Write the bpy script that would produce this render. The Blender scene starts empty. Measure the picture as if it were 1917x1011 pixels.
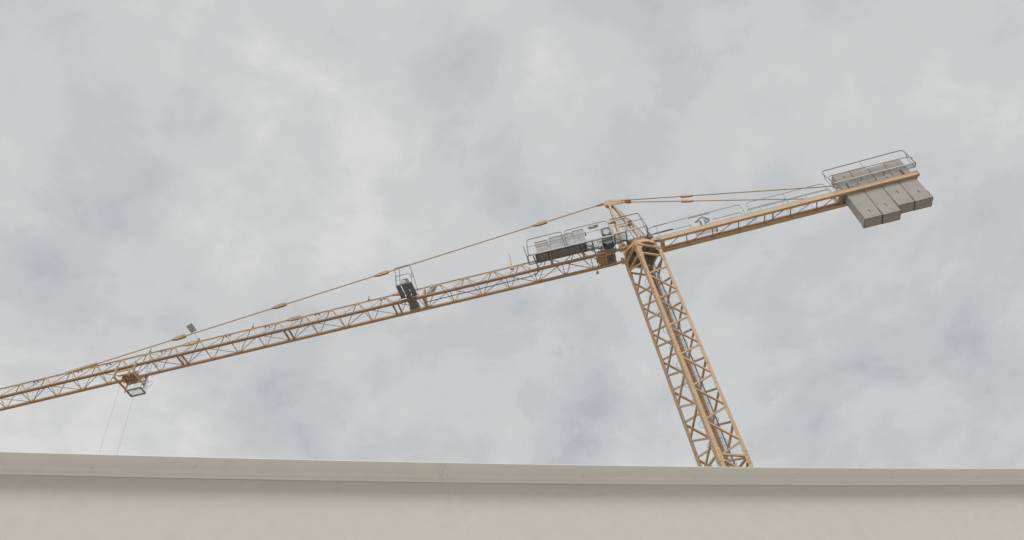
import bpy, bmesh, math, random
from mathutils import Vector, Matrix, noise as mnoise
random.seed(7)
R = math.radians
scene = bpy.context.scene
col = scene.collection

# ------------------------------------------------------------------ camera
FPX, W_PX, H_PX = 1476.0, 1917.0, 1011.0            # focal length in photo pixels
_n = math.sqrt(263**2 + 1325**2 + FPX**2)
PITCH = math.asin(FPX / _n)
_s = -263 / _n / math.cos(PITCH); _c = math.sqrt(1 - _s*_s)
UP0 = Vector((0, -math.sin(PITCH), math.cos(PITCH)))
FWD = Vector((0, math.cos(PITCH), math.sin(PITCH)))
RGT = Vector((1, 0, 0))*_c + UP0*_s
UPV = UP0*_c - Vector((1, 0, 0))*_s
CAM = Vector((0, 0, 1.6))
cd = bpy.data.cameras.new('camera'); cam = bpy.data.objects.new('camera', cd); col.objects.link(cam)
cd.sensor_width = 36; cd.lens = 36*FPX/W_PX; cd.clip_start = 0.05; cd.clip_end = 20000
cam.matrix_world = Matrix(((RGT.x, UPV.x, -FWD.x, CAM.x), (RGT.y, UPV.y, -FWD.y, CAM.y),
                           (RGT.z, UPV.z, -FWD.z, CAM.z), (0, 0, 0, 1)))
scene.camera = cam

def ray(px, py):
    return (RGT*(px-958.5) - UPV*(py-505.5) + FWD*FPX).normalized()
def on_z(px, py, z):
    d = ray(px, py); return CAM + d*((z-CAM.z)/d.z)

# ------------------------------------------------------------------ sky, sun, exposure
SUN_EL, SUN_AZ = 48.0, 165.0         # azimuth clockwise from +Y: behind the camera, a little to its right
world = bpy.data.worlds.new('World'); scene.world = world; world.use_nodes = True
nt = world.node_tree; nt.nodes.clear(); N = nt.nodes.new; LK = nt.links.new
out = N('ShaderNodeOutputWorld'); bg = N('ShaderNodeBackground'); LK(bg.outputs[0], out.inputs[0])
sky = N('ShaderNodeTexSky'); sky.sky_type = 'NISHITA'; sky.sun_disc = False
sky.sun_elevation = R(SUN_EL); sky.sun_rotation = R(SUN_AZ)
tc = N('ShaderNodeTexCoord')
sep = N('ShaderNodeSeparateXYZ'); LK(tc.outputs['Generated'], sep.inputs[0])
def wmath(op, a, b=None, c=None):
    m = N('ShaderNodeMath'); m.operation = op
    for i, x in enumerate((a, b, c)):
        if x is None: continue
        if isinstance(x, (int, float)): m.inputs[i].default_value = x
        else: LK(x, m.inputs[i])
    return m.outputs[0]
zc = wmath('ADD', wmath('MAXIMUM', sep.outputs[2], 0.0), 0.28)
comb = N('ShaderNodeCombineXYZ')
LK(wmath('DIVIDE', sep.outputs[0], zc), comb.inputs[0]); LK(wmath('DIVIDE', sep.outputs[1], zc), comb.inputs[1])
def wnoise(scale, detail, rough, dist, off):
    mp = N('ShaderNodeVectorMath'); mp.operation = 'ADD'; LK(comb.outputs[0], mp.inputs[0]); mp.inputs[1].default_value = off
    n = N('ShaderNodeTexNoise'); n.inputs['Scale'].default_value = scale; n.inputs['Detail'].default_value = detail
    n.inputs['Roughness'].default_value = rough; n.inputs['Distortion'].default_value = dist
    LK(mp.outputs[0], n.inputs['Vector']); return n.outputs[0]
def wramp(fac, stops):
    r = N('ShaderNodeValToRGB'); r.color_ramp.interpolation = 'EASE'
    el = r.color_ramp.elements
    for i, (p, c) in enumerate(stops):
        e = el[i] if i < 2 else el.new(p)
        e.position = p; e.color = (*c, 1)
    LK(fac, r.inputs[0]); return r.outputs[0]
def wmix(fac, a, b):
    m = N('ShaderNodeMix'); m.data_type = 'RGBA'
    for k, x in ((0, fac), (6, a), (7, b)):
        if isinstance(x, (int, float)): m.inputs[k].default_value = x
        elif isinstance(x, tuple): m.inputs[k].default_value = (*x, 1)
        else: LK(x, m.inputs[k])
    return m.outputs[2]
big = wnoise(2.3, 7, .58, .35, (3.1, 1.7, 0))
mid = wnoise(5.5, 8, .60, .45, (8.4, 5.2, 2))
fin = wnoise(13, 8, .62, .4, (2.2, 7.9, 4))
def ctr(x, k): return wmath('MULTIPLY', wmath('SUBTRACT', x, .5), k)
thick = wmath('ADD', wmath('ADD', ctr(big, .22), ctr(mid, .52)), wmath('ADD', ctr(fin, .24), .505))
# denser and thinner places in the cloud deck where the photograph shows them, edges torn by noise
wn = N('ShaderNodeTexNoise'); wn.inputs['Scale'].default_value = 5.5; wn.inputs['Detail'].default_value = 6; wn.inputs['Roughness'].default_value = .62
LK(tc.outputs['Generated'], wn.inputs['Vector'])
sb = N('ShaderNodeVectorMath'); sb.operation = 'MULTIPLY_ADD'; LK(wn.outputs[1], sb.inputs[0]); sb.inputs[1].default_value = (.22, .22, .22); sb.inputs[2].default_value = (-.11, -.11, -.11)
ad = N('ShaderNodeVectorMath'); ad.operation = 'ADD'; LK(tc.outputs['Generated'], ad.inputs[0]); LK(sb.outputs[0], ad.inputs[1])
nm = N('ShaderNodeVectorMath'); nm.operation = 'NORMALIZE'; LK(ad.outputs[0], nm.inputs[0])
for (px, py, rad, amt) in [(860, 240, 150, -.075), (960, 375, 85, -.085), (1290, 115, 75, -.085), (215, 360, 110, -.085), (95, 545, 100, -.075),
                           (1085, 745, 85, -.12), (1100, 605, 65, -.075), (1115, 850, 70, -.10), (555, 720, 80, -.035), (60, 60, 170, -.055),
                           (885, 100, 130, .05), (1650, 720, 380, -.045), (390, 235, 65, -.055), (470, 850, 100, -.05), (1440, 385, 65, -.045),
                           (240, 170, 230, .045), (600, 200, 160, .045), (480, 430, 170, .05), (80, 820, 220, .07), (280, 800, 120, .04)]:
    d = N('ShaderNodeVectorMath'); d.operation = 'DOT_PRODUCT'; LK(nm.outputs[0], d.inputs[0]); d.inputs[1].default_value = ray(px, py)
    mr = N('ShaderNodeMapRange'); mr.interpolation_type = 'SMOOTHERSTEP'; LK(d.outputs['Value'], mr.inputs[0])
    mr.inputs[1].default_value = math.cos(1.35*rad/FPX); mr.inputs[2].default_value = 1.0; mr.inputs[3].default_value = 0; mr.inputs[4].default_value = amt
    thick = wmath('ADD', thick, mr.outputs[0])
cloud = wramp(thick, [(.32, (.462, .482, .508)), (.42, (.530, .544, .560)), (.52, (.594, .602, .608)), (.66, (.690, .690, .686))])
skyb = N('ShaderNodeVectorMath'); skyb.operation = 'SCALE'; LK(sky.outputs[0], skyb.inputs[0]); skyb.inputs['Scale'].default_value = .10
veil = wmix(.22, (.47, .492, .52), skyb.outputs[0])
gap = wramp(thick, [(.22, (1, 1, 1)), (.38, (0, 0, 0))])
colr = wmix(wmath('MULTIPLY', gap, .45), cloud, veil)
LK(colr, bg.inputs[0]); bg.inputs[1].default_value = 1.0

sl = bpy.data.lights.new('sun', 'SUN'); so = bpy.data.objects.new('sun', sl); col.objects.link(so)
sl.energy = 1.5; sl.angle = R(24); sl.color = (1, .965, .92)
_sd = Vector((math.sin(R(SUN_AZ))*math.cos(R(SUN_EL)), math.cos(R(SUN_AZ))*math.cos(R(SUN_EL)), math.sin(R(SUN_EL))))
so.rotation_euler = (-_sd).to_track_quat('-Z', 'Y').to_euler(); so.location = (0, -20, 60)

vs = scene.view_settings; vs.view_transform = 'Standard'; vs.look = 'None'; vs.exposure = 0.0; vs.gamma = 1.0; vs.use_curve_mapping = False

# ------------------------------------------------------------------ materials
def mat(name, base, dark=None, scale=3.0, rough=.55, metal=0.0, fine=None, bump=0.0, bscale=60, coord='Object', spots=None, spot_scale=14, spot_lo=.62, vary=0.0):
    m = bpy.data.materials.new(name); m.use_nodes = True; t = m.node_tree
    p = t.nodes['Principled BSDF']; p.inputs['Roughness'].default_value = rough; p.inputs['Metallic'].default_value = metal
    if coord == 'Object': src = t.nodes.new('ShaderNodeTexCoord').outputs['Object']
    else: src = t.nodes.new('ShaderNodeNewGeometry').outputs['Position']
    def noi(sc, det, ro=.6):
        n = t.nodes.new('ShaderNodeTexNoise'); n.inputs['Scale'].default_value = sc; n.inputs['Detail'].default_value = det
        n.inputs['Roughness'].default_value = ro; t.links.new(src, n.inputs['Vector']); return n.outputs[0]
    def mix(f, a, b):
        k = t.nodes.new('ShaderNodeMix'); k.data_type = 'RGBA'
        for i, x in ((0, f), (6, a), (7, b)):
            if isinstance(x, (int, float)): k.inputs[i].default_value = x
            elif isinstance(x, tuple): k.inputs[i].default_value = (*x[:3], 1)
            else: t.links.new(x, k.inputs[i])
        return k.outputs[2]
    def ramp(f, lo, hi):
        r = t.nodes.new('ShaderNodeMapRange'); r.inputs[1].default_value = lo; r.inputs[2].default_value = hi
        t.links.new(f, r.inputs[0]); return r.outputs[0]
    c = base
    if dark: c = mix(ramp(noi(scale, 5), .35, .68), base, dark)
    if fine: c = mix(ramp(noi(scale*12, 4), .40, .70), c, fine) if not isinstance(c, tuple) else mix(ramp(noi(scale*12, 4), .4, .7), c, fine)
    if spots: c = mix(ramp(noi(spot_scale, 6, .7), spot_lo, spot_lo+.07), c, spots)
    if vary:                                   # every member a little different, as repainted steel is
        oi = t.nodes.new('ShaderNodeObjectInfo'); mr = t.nodes.new('ShaderNodeMapRange'); mr.inputs[3].default_value = 1-vary; mr.inputs[4].default_value = 1+vary*.6
        t.links.new(oi.outputs['Random'], mr.inputs[0]); hs = t.nodes.new('ShaderNodeHueSaturation')
        t.links.new(mr.outputs[0], hs.inputs['Value']); t.links.new(c, hs.inputs['Color']); c = hs.outputs[0]
    if isinstance(c, tuple): p.inputs['Base Color'].default_value = (*c[:3], 1)
    else: t.links.new(c, p.inputs['Base Color'])
    if bump:
        b = t.nodes.new('ShaderNodeBump'); b.inputs['Strength'].default_value = bump; b.inputs['Distance'].default_value = .01
        t.links.new(noi(bscale, 6, .65), b.inputs['Height']); t.links.new(b.outputs[0], p.inputs['Normal'])
    return m
M = {}
M['yellow'] = mat('yellow_crane_paint', (.680, .485, .300), (.610, .430, .262), 1.6, .55, spots=(.34, .215, .13), spot_scale=5, spot_lo=.59, vary=.20)
M['rail'] = mat('shaded_brown_rail_paint', (.420, .285, .195), (.350, .236, .162), 1.4, .55, vary=.1, spots=(.28, .17, .10), spot_scale=6, spot_lo=.62)  # crane paint darkened to brown, underside shade put into the colour, with rust spots
M['orange'] = mat('orange_primer', (.520, .310, .160), (.440, .260, .135), 3, .6)
M['galv'] = mat('galvanised_steel', (.400, .425, .430), (.340, .360, .365), 4, .5, .2)
M['grey'] = mat('grey_machine_paint', (.235, .242, .235), (.185, .190, .184), 3, .55)
M['dark'] = mat('greasy_dark_steel', (.230, .228, .218), (.170, .168, .160), 6, .6, spots=(.09, .09, .085), spot_scale=9)
M['cabinet'] = mat('light_grey_cabinet', (.430, .445, .435), (.380, .395, .385), 1.2, .5, spots=(.33, .34, .325), spot_scale=4, spot_lo=.66)
M['cream'] = mat('cream_housing', (.540, .525, .495), (.480, .465, .435), 3, .55)
M['slot'] = mat('rusty_louvre', (.460, .370, .330), (.400, .330, .300), 8, .6)
M['white'] = mat('white_plastic', (.640, .640, .625), (.570, .568, .550), 2.5, .5)
M['blue'] = mat('blue_motor_paint', (.170, .230, .330), (.130, .180, .260), 5, .5)
M['logo'] = mat('slate_blue_print', (.150, .210, .280), (.180, .240, .310), 5, .6)
M['signback'] = mat('grey_sign_frame', (.400, .405, .405), (.340, .345, .345), 2.5, .55)
M['concrete'] = mat('ballast_concrete', (.520, .482, .440), (.425, .394, .358), 1.7, .85, fine=(.455, .42, .383), bump=.5, bscale=22, spots=(.30, .272, .238), spot_scale=2.0, spot_lo=.62)
M['stucco'] = mat('white_render', (.600, .588, .550), (.590, .578, .541), 1.3, .9, fine=(.570, .558, .522), bump=.16, bscale=420, coord='Position', spots=(.588, .575, .540), spot_scale=2.2, spot_lo=.55)
M['coping'] = mat('painted_sheet_metal', (.790, .765, .730), (.765, .740, .706), 1.1, .42, coord='Position', fine=(.755, .730, .697))
M['cable_grey'] = mat('dusty_grey_casting', (.300, .285, .262), (.220, .210, .195), 7, .6)
M['ring_brown'] = mat('dark_brown_plate', (.400, .255, .140), (.310, .195, .105), 3, .6)  # darker brown than the yellow of the ring
M['black'] = mat('slot_shade', (.045, .040, .035), (.07, .06, .05), 6, .8)  # darkness of a recess put into the colour
M['edge'] = mat('dark_brown_edge', (.215, .175, .150), (.150, .125, .110), 5, .7)  # dark brown for the strips on the block edges
M['screw'] = mat('screw_head', (.46, .44, .42), None)
M['rope'] = mat('wire_rope', (.62, .62, .63), (.55, .55, .56), 20, .5, .3)
M['ground'] = mat('pale_compacted_gravel', (.300, .282, .258), (.245, .23, .212), .25, .95, fine=(.27, .252, .232), bump=.5, bscale=8, coord='Position')
M['bounce_pale'] = mat('pale_bounce_slab', (.66, .63, .59), (.60, .57, .53), .5, .9, fine=(.63, .60, .56), coord='Position')  # pale colour of the added bounce slab
M['roof'] = mat('grey_roof_membrane', (.34, .34, .34), (.29, .29, .29), .8, .9)

# ------------------------------------------------------------------ mesh helpers
def basis(d, up=Vector((0, 0, 1))):
    d = d.normalized()
    if abs(d.dot(up)) > .985: up = Vector((0, 1, 0))
    x = d.cross(up).normalized(); y = x.cross(d).normalized()
    return x, y
class B:
    def __init__(s): s.v = []; s.f = []
    def add(s, vs_, fs):
        o = len(s.v); s.v += [tuple(v) for v in vs_]; s.f += [tuple(i+o for i in f) for f in fs]; return s
    def box(s, x0, x1, y0, y1, z0, z1):
        v = [(x, y, z) for x in (x0, x1) for y in (y0, y1) for z in (z0, z1)]
        return s.add(v, [(0, 1, 3, 2), (4, 6, 7, 5), (0, 4, 5, 1), (2, 3, 7, 6), (0, 2, 6, 4), (1, 5, 7, 3)])
    def beam(s, p, q, w, h, up=Vector((0, 0, 1))):
        p, q = Vector(p), Vector(q); x, y = basis(q-p, Vector(up)); v = []
        for c in (p, q):
            for a, b in ((-1, -1), (1, -1), (1, 1), (-1, 1)): v.append(c + x*(a*w/2) + y*(b*h/2))
        return s.add(v, [(3, 2, 1, 0), (4, 5, 6, 7), (0, 1, 5, 4), (1, 2, 6, 5), (2, 3, 7, 6), (3, 0, 4, 7)])
    def cyl(s, p, q, r, n=8, r2=None):
        p, q = Vector(p), Vector(q); x, y = basis(q-p); r2 = r if r2 is None else r2; v = []
        for c, rr in ((p, r), (q, r2)):
            for i in range(n):
                a = 2*math.pi*i/n; v.append(c + x*(rr*math.cos(a)) + y*(rr*math.sin(a)))
        f = [(i, (i+1) % n, n+(i+1) % n, n+i) for i in range(n)] + [tuple(range(n-1, -1, -1)), tuple(range(n, 2*n))]
        return s.add(v, f)
    def tube(s, path, r, n=6, closed=False):
        P = [Vector(p) for p in path]; m = len(P); v = []; prev = None
        for i, p in enumerate(P):
            a = P[i-1] if (i > 0 or closed) else p; b = P[(i+1) % m] if (i < m-1 or closed) else p
            d = (b-a).normalized()
            if prev is None: x, y = basis(d)
            else:
                x = prev - d*prev.dot(d); x = x.normalized() if x.length > 1e-5 else basis(d)[0]; y = d.cross(x).normalized()
            prev = x
            for k in range(n):
                t = 2*math.pi*k/n; v.append(p + x*(r*math.cos(t)) + y*(r*math.sin(t)))
        f = []
        for i in range(m if closed else m-1):
            j = (i+1) % m
            for k in range(n): f.append((i*n+k, i*n+(k+1) % n, j*n+(k+1) % n, j*n+k))
        if not closed: f += [tuple(range(n-1, -1, -1)), tuple((m-1)*n+k for k in range(n))]
        return s.add(v, f)
    def slab(s, poly, d):
        """polygon (list of 3D points) extruded by vector d"""
        P = [Vector(p) for p in poly]; d = Vector(d); n = len(P)
        return s.add(P + [p+d for p in P], [tuple(range(n-1, -1, -1)), tuple(range(n, 2*n))] + [(i, (i+1) % n, n+(i+1) % n, n+i) for i in range(n)])
    def mesh(s, name, m, smooth=False, bevel=0):
        me = bpy.data.meshes.new(name); me.from_pydata(s.v, [], s.f)
        bm = bmesh.new(); bm.from_mesh(me)
        if bevel: bmesh.ops.bevel(bm, geom=list(bm.edges), offset=bevel, segments=2, affect='EDGES', profile=.5)
        bmesh.ops.recalc_face_normals(bm, faces=list(bm.faces)); bm.to_mesh(me); bm.free()
        me.materials.append(M[m] if isinstance(m, str) else m)
        if smooth:
            for p in me.polygons: p.use_smooth = True
        return me
    def obj(s, name, m, parent=None, loc=(0, 0, 0), rot=(0, 0, 0), smooth=False, bevel=0):
        o = bpy.data.objects.new(name, s.mesh(name, m, smooth, bevel)); col.objects.link(o)
        o.location = loc; o.rotation_euler = rot
        if parent: o.parent = parent
        return o
def rounded(pts, r=.18, n=4):
    """polyline with rounded corners"""
    P = [Vector(p) for p in pts]; o = [P[0]]
    for i in range(1, len(P)-1):
        a, b, c = P[i-1], P[i], P[i+1]
        d1 = (a-b); d2 = (c-b); k = min(r, d1.length*.45, d2.length*.45)
        s0 = b + d1.normalized()*k; s1 = b + d2.normalized()*k
        for j in range(n+1):
            t = j/n; o.append(s0*(1-t)**2 + b*(2*t*(1-t)) + s1*t*t)
    o.append(P[-1]); return o
_cache = {}
def bar(name, p, q, w, m, parent, h=None, shape='round', n=7):
    """one straight member as an object of its own, alike members share a mesh"""
    p, q = Vector(p), Vector(q); d = q-p
    key = (name, tuple(round(x, 3) for x in d), w, h, shape, m)
    if key not in _cache:
        b = B()
        if shape == 'round': b.cyl((0, 0, 0), d, w/2, n)
        else: b.beam((0, 0, 0), d, w, h or w)
        _cache[key] = b.mesh(name, m, False)
    o = bpy.data.objects.new(name, _cache[key]); col.objects.link(o); o.location = p; o.parent = parent
    return o
def empty(name, loc, rz=0):
    o = bpy.data.objects.new(name, None); col.objects.link(o); o.location = loc; o.rotation_euler = (0, 0, rz); o.empty_display_size = .3
    return o
def tag(o, label=None, cat=None, group=None, kind=None):
    for k, x in (('label', label), ('category', cat), ('group', group), ('kind', kind)):
        if x: o[k] = x
    return o

# ------------------------------------------------------------------ ground
g = B().add([(-4000, -4000, 0), (4000, -4000, 0), (4000, 4000, 0), (-4000, 4000, 0)], [(0, 1, 2, 3)]).obj('ground', 'ground')
pv = B().slab([(-40, -14, .004), (40, -14, .004), (40, 12, .004), (-40, 12, .004)], (0, 0, .006)).obj('bounce_slab', 'bounce_pale')  # unseen slab added to throw light up at the coping soffit
tag(pv, 'unseen pale slab added to bounce light onto the coping soffit', 'bounce_slab', kind='structure')
tag(g, 'pale gravel ground of the building site', 'ground', kind='structure')

# ------------------------------------------------------------------ white rendered building in front
SOF = 4.0
edge_px = [(0, 846.5), (320, 854), (640, 862.7), (833, 866.7), (960, 869.7), (1280, 873.7), (1600, 876), (1917, 878)]
EP = [on_z(x, y, SOF) for x, y in edge_px]
# the wall bends very gently: least squares parabola y = a + b x + c x^2 through the eave points
def parabola(P):
    import numpy as np
    return [float(k) for k in np.polyfit([p.x for p in P], [p.y for p in P], 2)][::-1]
A0, A1, A2 = parabola(EP)
def eave(x):
    xx = max(-4.0, min(4.6, x)); y = A0 + A1*xx + A2*xx*xx; s_ = A1 + 2*A2*xx
    return Vector((x, y + s_*(x-xx), 0)), Vector((s_, -1, 0)).normalized()      # point, outward normal
def strip(name, m, prof, xs, parent, closed_ends=True, bump=None):
    b = B(); k = len(prof); v = []; f = []
    for i, x in enumerate(xs):
        p, n = eave(x)
        for (dn, z) in prof: v.append(p + n*dn + Vector((0, 0, z)))
    for i in range(len(xs)-1):
        for j in range(k): f.append((i*k+j, i*k+(j+1) % k, (i+1)*k+(j+1) % k, (i+1)*k+j))
    f += [tuple(range(k)), tuple((len(xs)-1)*k+j for j in range(k))]
    b.add(v, f); return b.obj(name, m, parent)
bld = empty('white_building', (0, 0, 0))
tag(bld, 'off-white rendered building wall with a metal coping along its top', 'building')
rng = lambda a, b, n: [a + (b-a)*i/n for i in range(n+1)]
JX = -.5335                                    # joint between the two coping sheets
strip('wall', 'stucco', [(-.127, 0), (-.127, 3.9645), (-.46, 3.9645), (-.46, 0)], rng(-9, 11, 60), bld)
prof = [(0, SOF), (-.001, SOF+.0035), (-.012, SOF+.008), (-.50, SOF+.075), (-.50, SOF-.034), (-.120, SOF-.034), (-.117, SOF-.031), (-.1165, SOF-.012), (-.1145, SOF-.006), (-.111, SOF-.002), (-.104, SOF)]   # thin drip edge, sheet falls outwards
c1 = strip('coping_sheet', 'coping', prof, rng(-9, JX-.0008, 40), bld)
c2 = strip('coping_sheet', 'coping', prof, rng(JX+.0008, 11, 40), bld)
strip('joint_backing', 'coping', [(-.02, SOF+.003), (-.02, SOF+.006), (-.45, SOF+.06), (-.45, SOF-.03), (-.122, SOF-.03), (-.122, SOF+.003)], [JX-.03, JX+.03], bld)
strip('roof', 'roof', [(-.45, 3.7), (-.45, 3.78), (-9, 3.78), (-9, 3.7)], rng(-9, 11, 12), bld)
strip('rear_wall', 'stucco', [(-8.8, 0), (-8.8, 3.69), (-9.0, 3.69), (-9.0, 0)], rng(-9, 11, 12), bld)
for x, y in [(171.2, 876.4), (365.6, 873.4), (420.6, 882.4), (646.7, 887.4), (826, 868.8), (823.6, 888.8), (837.3, 889.6),
             (1092.4, 892.6), (1299, 894.2), (1489.3, 895.0), (1670, 894.0), (1831, 894.7)]:
    p = on_z(x, y, SOF)
    B().cyl((0, 0, .001), (0, 0, -.002), .0033, 10).obj('screw', 'screw', c1 if x < 831 else c2, loc=p)

# ------------------------------------------------------------------ the tower crane
AZ = R(-4.2)                                    # direction of the counter-jib in plan
EU = Vector((math.cos(AZ), math.sin(AZ), 0)); EV = Vector((-math.sin(AZ), math.cos(AZ), 0))
ORG = EU*5.235 + EV*31.52                       # mast axis on the ground
Z0 = 35.0                                       # jib foot level
crane = empty('tower_crane', ORG, AZ)
tag(crane, 'tall yellow lattice tower crane with a long jib rising behind the white building', 'crane')
UP = (0, 0, Z0)
T = .0234
JLOC, JROT = (-1, 0, Z0), (0, math.atan(T), 0)  # frame of the slightly raised jib: x = u + 1

# ---- mast
TH = R(25) - AZ; HW = .80
def mpt(x, y): return Vector((math.cos(TH)*x - math.sin(TH)*y, math.sin(TH)*x + math.cos(TH)*y, 0))
CN = {'N': mpt(-HW, -HW), 'L': mpt(-HW, HW), 'R': mpt(HW, -HW), 'F': mpt(HW, HW)}
FL, TK = .20, .022
def zofs(z): return Vector((0, 0, z))
def leg_plate(b, A, Bc, Cc, z0, z1, fl, out_):
    """L profile: corner A, flanges towards Bc and Cc"""
    e1 = (Bc-A).normalized(); e2 = (Cc-A).normalized(); o = (e1+e2)*(-out_)
    P = [A+o, A+o+e1*fl, A+o+e1*fl+e2*TK, A+o+e1*TK+e2*TK, A+o+e1*TK+e2*fl, A+o+e2*fl]
    b.slab([p+zofs(z0) for p in P], zofs(z1-z0))
NB = {'N': 'LR', 'L': 'NF', 'R': 'NF', 'F': 'LR'}
JOINTS = [-1.22, -14.72, -26.6]
mast = B(); mast.slab([mpt(a*1.15, c*1.15)+zofs(-Z0) for a, c in ((-HW, -HW), (HW, -HW), (HW, HW), (-HW, HW))], zofs(.31))
mast_o = mast.obj('mast', 'yellow', crane, UP)
for jz in JOINTS:
    for k in 'NLRF':
        b = B(); leg_plate(b, CN[k], CN[NB[k][0]], CN[NB[k][1]], jz-.36, jz+.36, FL+.05, .013)
        e1 = (CN[NB[k][0]]-CN[k]).normalized(); e2 = (CN[NB[k][1]]-CN[k]).normalized()
        for e, nn in ((e1, -e2), (e2, -e1)):
            for dz in (-.25, -.1, .1, .25):
                c = CN[k] + e*.11 + zofs(jz+dz); b.cyl(c+nn*.01, c+nn*.055, .022, 6)
        b.obj('joint_plate', 'yellow', mast_o)
for k in 'NLRF':
    b = B(); leg_plate(b, CN[k], CN[NB[k][0]], CN[NB[k][1]], -Z0+.3, -.30, FL, 0); b.obj('leg', 'yellow', mast_o)
PT = 1.972
def brace(a, b_, za, zb):
    A, Bc = CN[a], CN[b_]; e = (Bc-A).normalized(); inn = -((A+Bc)/2).normalized()*.035
    bar('diagonal_brace', A+e*.12+inn+zofs(za), Bc-e*.12+inn+zofs(zb), .085, 'yellow', mast_o, .085, 'square')
def face(a, b_, za, zb):
    """warren bracing; nodes of leg a start at za, nodes of leg b at zb"""
    for i in range(17):
        A = za - PT*i; Bz = zb - PT*i
        first, second = ((a, A), (b_, Bz)) if A > Bz else ((b_, Bz), (a, A))
        if second[1] < -Z0+.6: break
        g_ = .07
        brace(first[0], second[0], first[1]-g_, second[1]+g_)
        if first[1]-PT > -Z0+.6: brace(second[0], first[0], second[1]-g_, first[1]-PT+g_)
face('L', 'N', -1.06, -2.03); face('R', 'N', -2.03, -3.02); face('R', 'F', -.98, -2.03); face('L', 'F', -2.03, -3.02)
for jz in JOINTS:
    for a, b_ in ('NR', 'NL', 'RF', 'LF'):
        A, Bc = CN[a], CN[b_]; e = (Bc-A).normalized(); inn = -((A+Bc)/2).normalized()*.03
        bar('horizontal_brace', A+e*.15+inn+zofs(jz+.02), Bc-e*.15+inn+zofs(jz+.02), .09, 'yellow', mast_o, .09, 'square')
# ladder with safety hoops, and the cable conduits inside the mast
lad = B()
LC = Vector((.03, .30, 0)); lx = Vector((1, -.15, 0)).normalized(); ly = Vector((.15, 1, 0)).normalized()
for sgn in (-1, 1): lad.cyl(LC+lx*(.2*sgn)+zofs(-Z0+.1), LC+lx*(.2*sgn)+zofs(-.9), .011, 5)
for i in range(115):
    z = -.95-.29*i; lad.cyl(LC+lx*-.2+zofs(z), LC+lx*.2+zofs(z), .008, 5)
lad_o = lad.obj('ladder', 'yellow', crane, UP)
hoop = B(); hoop.tube([LC + lx*(.05+.47*math.sin(t)) + ly*(-.36-.42*math.cos(t)) for t in [R(-148+296*i/18) for i in range(19)]], .011, 5)
hm = hoop.mesh('hoop', 'galv')
for i in range(26):
    o = bpy.data.objects.new('hoop', hm); col.objects.link(o); o.parent = lad_o; o.location = (0, 0, -2.65-1.215*i)
for (x, y, r, m) in ((.42, .02, .040, 'grey'), (.345, .12, .012, 'galv'), (.30, .16, .011, 'galv')):
    B().cyl((x, y, -Z0+.1), (x, y, -.42), r, 8).obj('cable_conduit', m, crane, UP, smooth=True)
# platform landing near the lower joint
lp = B()
for y in (-.45, -.15, .15, .45): lp.beam(mpt(-.7, y)+zofs(-15.6), mpt(.7, y)+zofs(-15.6), .05, .06)
lp.obj('landing_platform', 'galv', crane, UP)

# ---- mast head and slewing ring
head = B()
for a, b_ in ('NR', 'NL', 'RF', 'LF'):
    A, Bc = CN[a], CN[b_]; e = (Bc-A).normalized()
    head.beam(A+e*.06+zofs(-.47), Bc-e*.06+zofs(-.47), .10, .20)
for k in 'NLRF':
    e1 = (CN[NB[k][0]]-CN[k]).normalized(); e2 = (CN[NB[k][1]]-CN[k]).normalized()
    for e in (e1, e2):
        o_ = -(e1 if e is e2 else e2)*.006
        head.slab([CN[k]+e*.16+o_+zofs(-.56), CN[k]+e*.46+o_+zofs(-.56), CN[k]+e*.16+o_+zofs(-.95)], -(e1 if e is e2 else e2)*-.02)
head.obj('mast_head', 'yellow', crane, UP)
ring = B(); n = 40; v = []; f = []
pr = [(.34, -.36), (.99, -.36), (1.0, -.13), (.34, -.13)]
for i in range(n):
    a = 2*math.pi*i/n
    for r_, z in pr: v.append((r_*math.cos(a), r_*math.sin(a), z))
k = len(pr)
for i in range(n):
    for j in range(k): f.append((i*k+j, i*k+(j+1) % k, ((i+1) % n)*k+(j+1) % k, ((i+1) % n)*k+j))
ring.add(v, f); ring_o = ring.obj('slewing_ring', 'yellow', crane, UP)
bolts = B()
for i in range(36):
    a = 2*math.pi*(i+.5)/36; bolts.cyl((.9*math.cos(a), .9*math.sin(a), -.44), (.9*math.cos(a), .9*math.sin(a), -.395), .02, 6)
bolts.obj('ring_bolts', 'dark', ring_o)
b = B(); b.add([((.36 if i % 2 else .985)*math.cos(math.pi*(i//2)/20), (.36 if i % 2 else .985)*math.sin(math.pi*(i//2)/20), -.366) for i in range(80)], [(i, (i+1) % 80, (i+3) % 80, (i+2) % 80) for i in range(0, 80, 2)]); b.obj('ring_underside', 'ring_brown', ring_o)  # separate sheet below the ring, browner than the ring itself
hub = B()
hub.cyl((0, 0, -.9), (0, 0, .1), .17, 14); hub.tube([(.17*math.cos(t/2.2), .17*math.sin(t/2.2), -.95+.03*t) for t in range(16)], .035, 6)
hub.tube([(-.3, .1, -.45), (-.3, .15, -.9), (0, .2, -1.15), (.25, .15, -.8), (.3, .05, -.42)], .03, 6)
hub.cyl((-.45, -.25, -.75), (-.45, -.25, -.35), .1, 10); hub.cyl((.35, -.35, -.7), (.35, -.35, -.35), .08, 10)
hub.obj('cable_collector', 'dark', crane, UP)
tt = B()
oct_ = [(.86*math.cos(R(22.5+45*i)), .72*math.sin(R(22.5+45*i)), -.125) for i in range(8)]
tt.slab(oct_, (0, 0, .50))
tt.box(-.70, .78, -.62, .62, .376, .42)
tt_o = tt.obj('turntable', 'orange', crane, UP)
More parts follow.
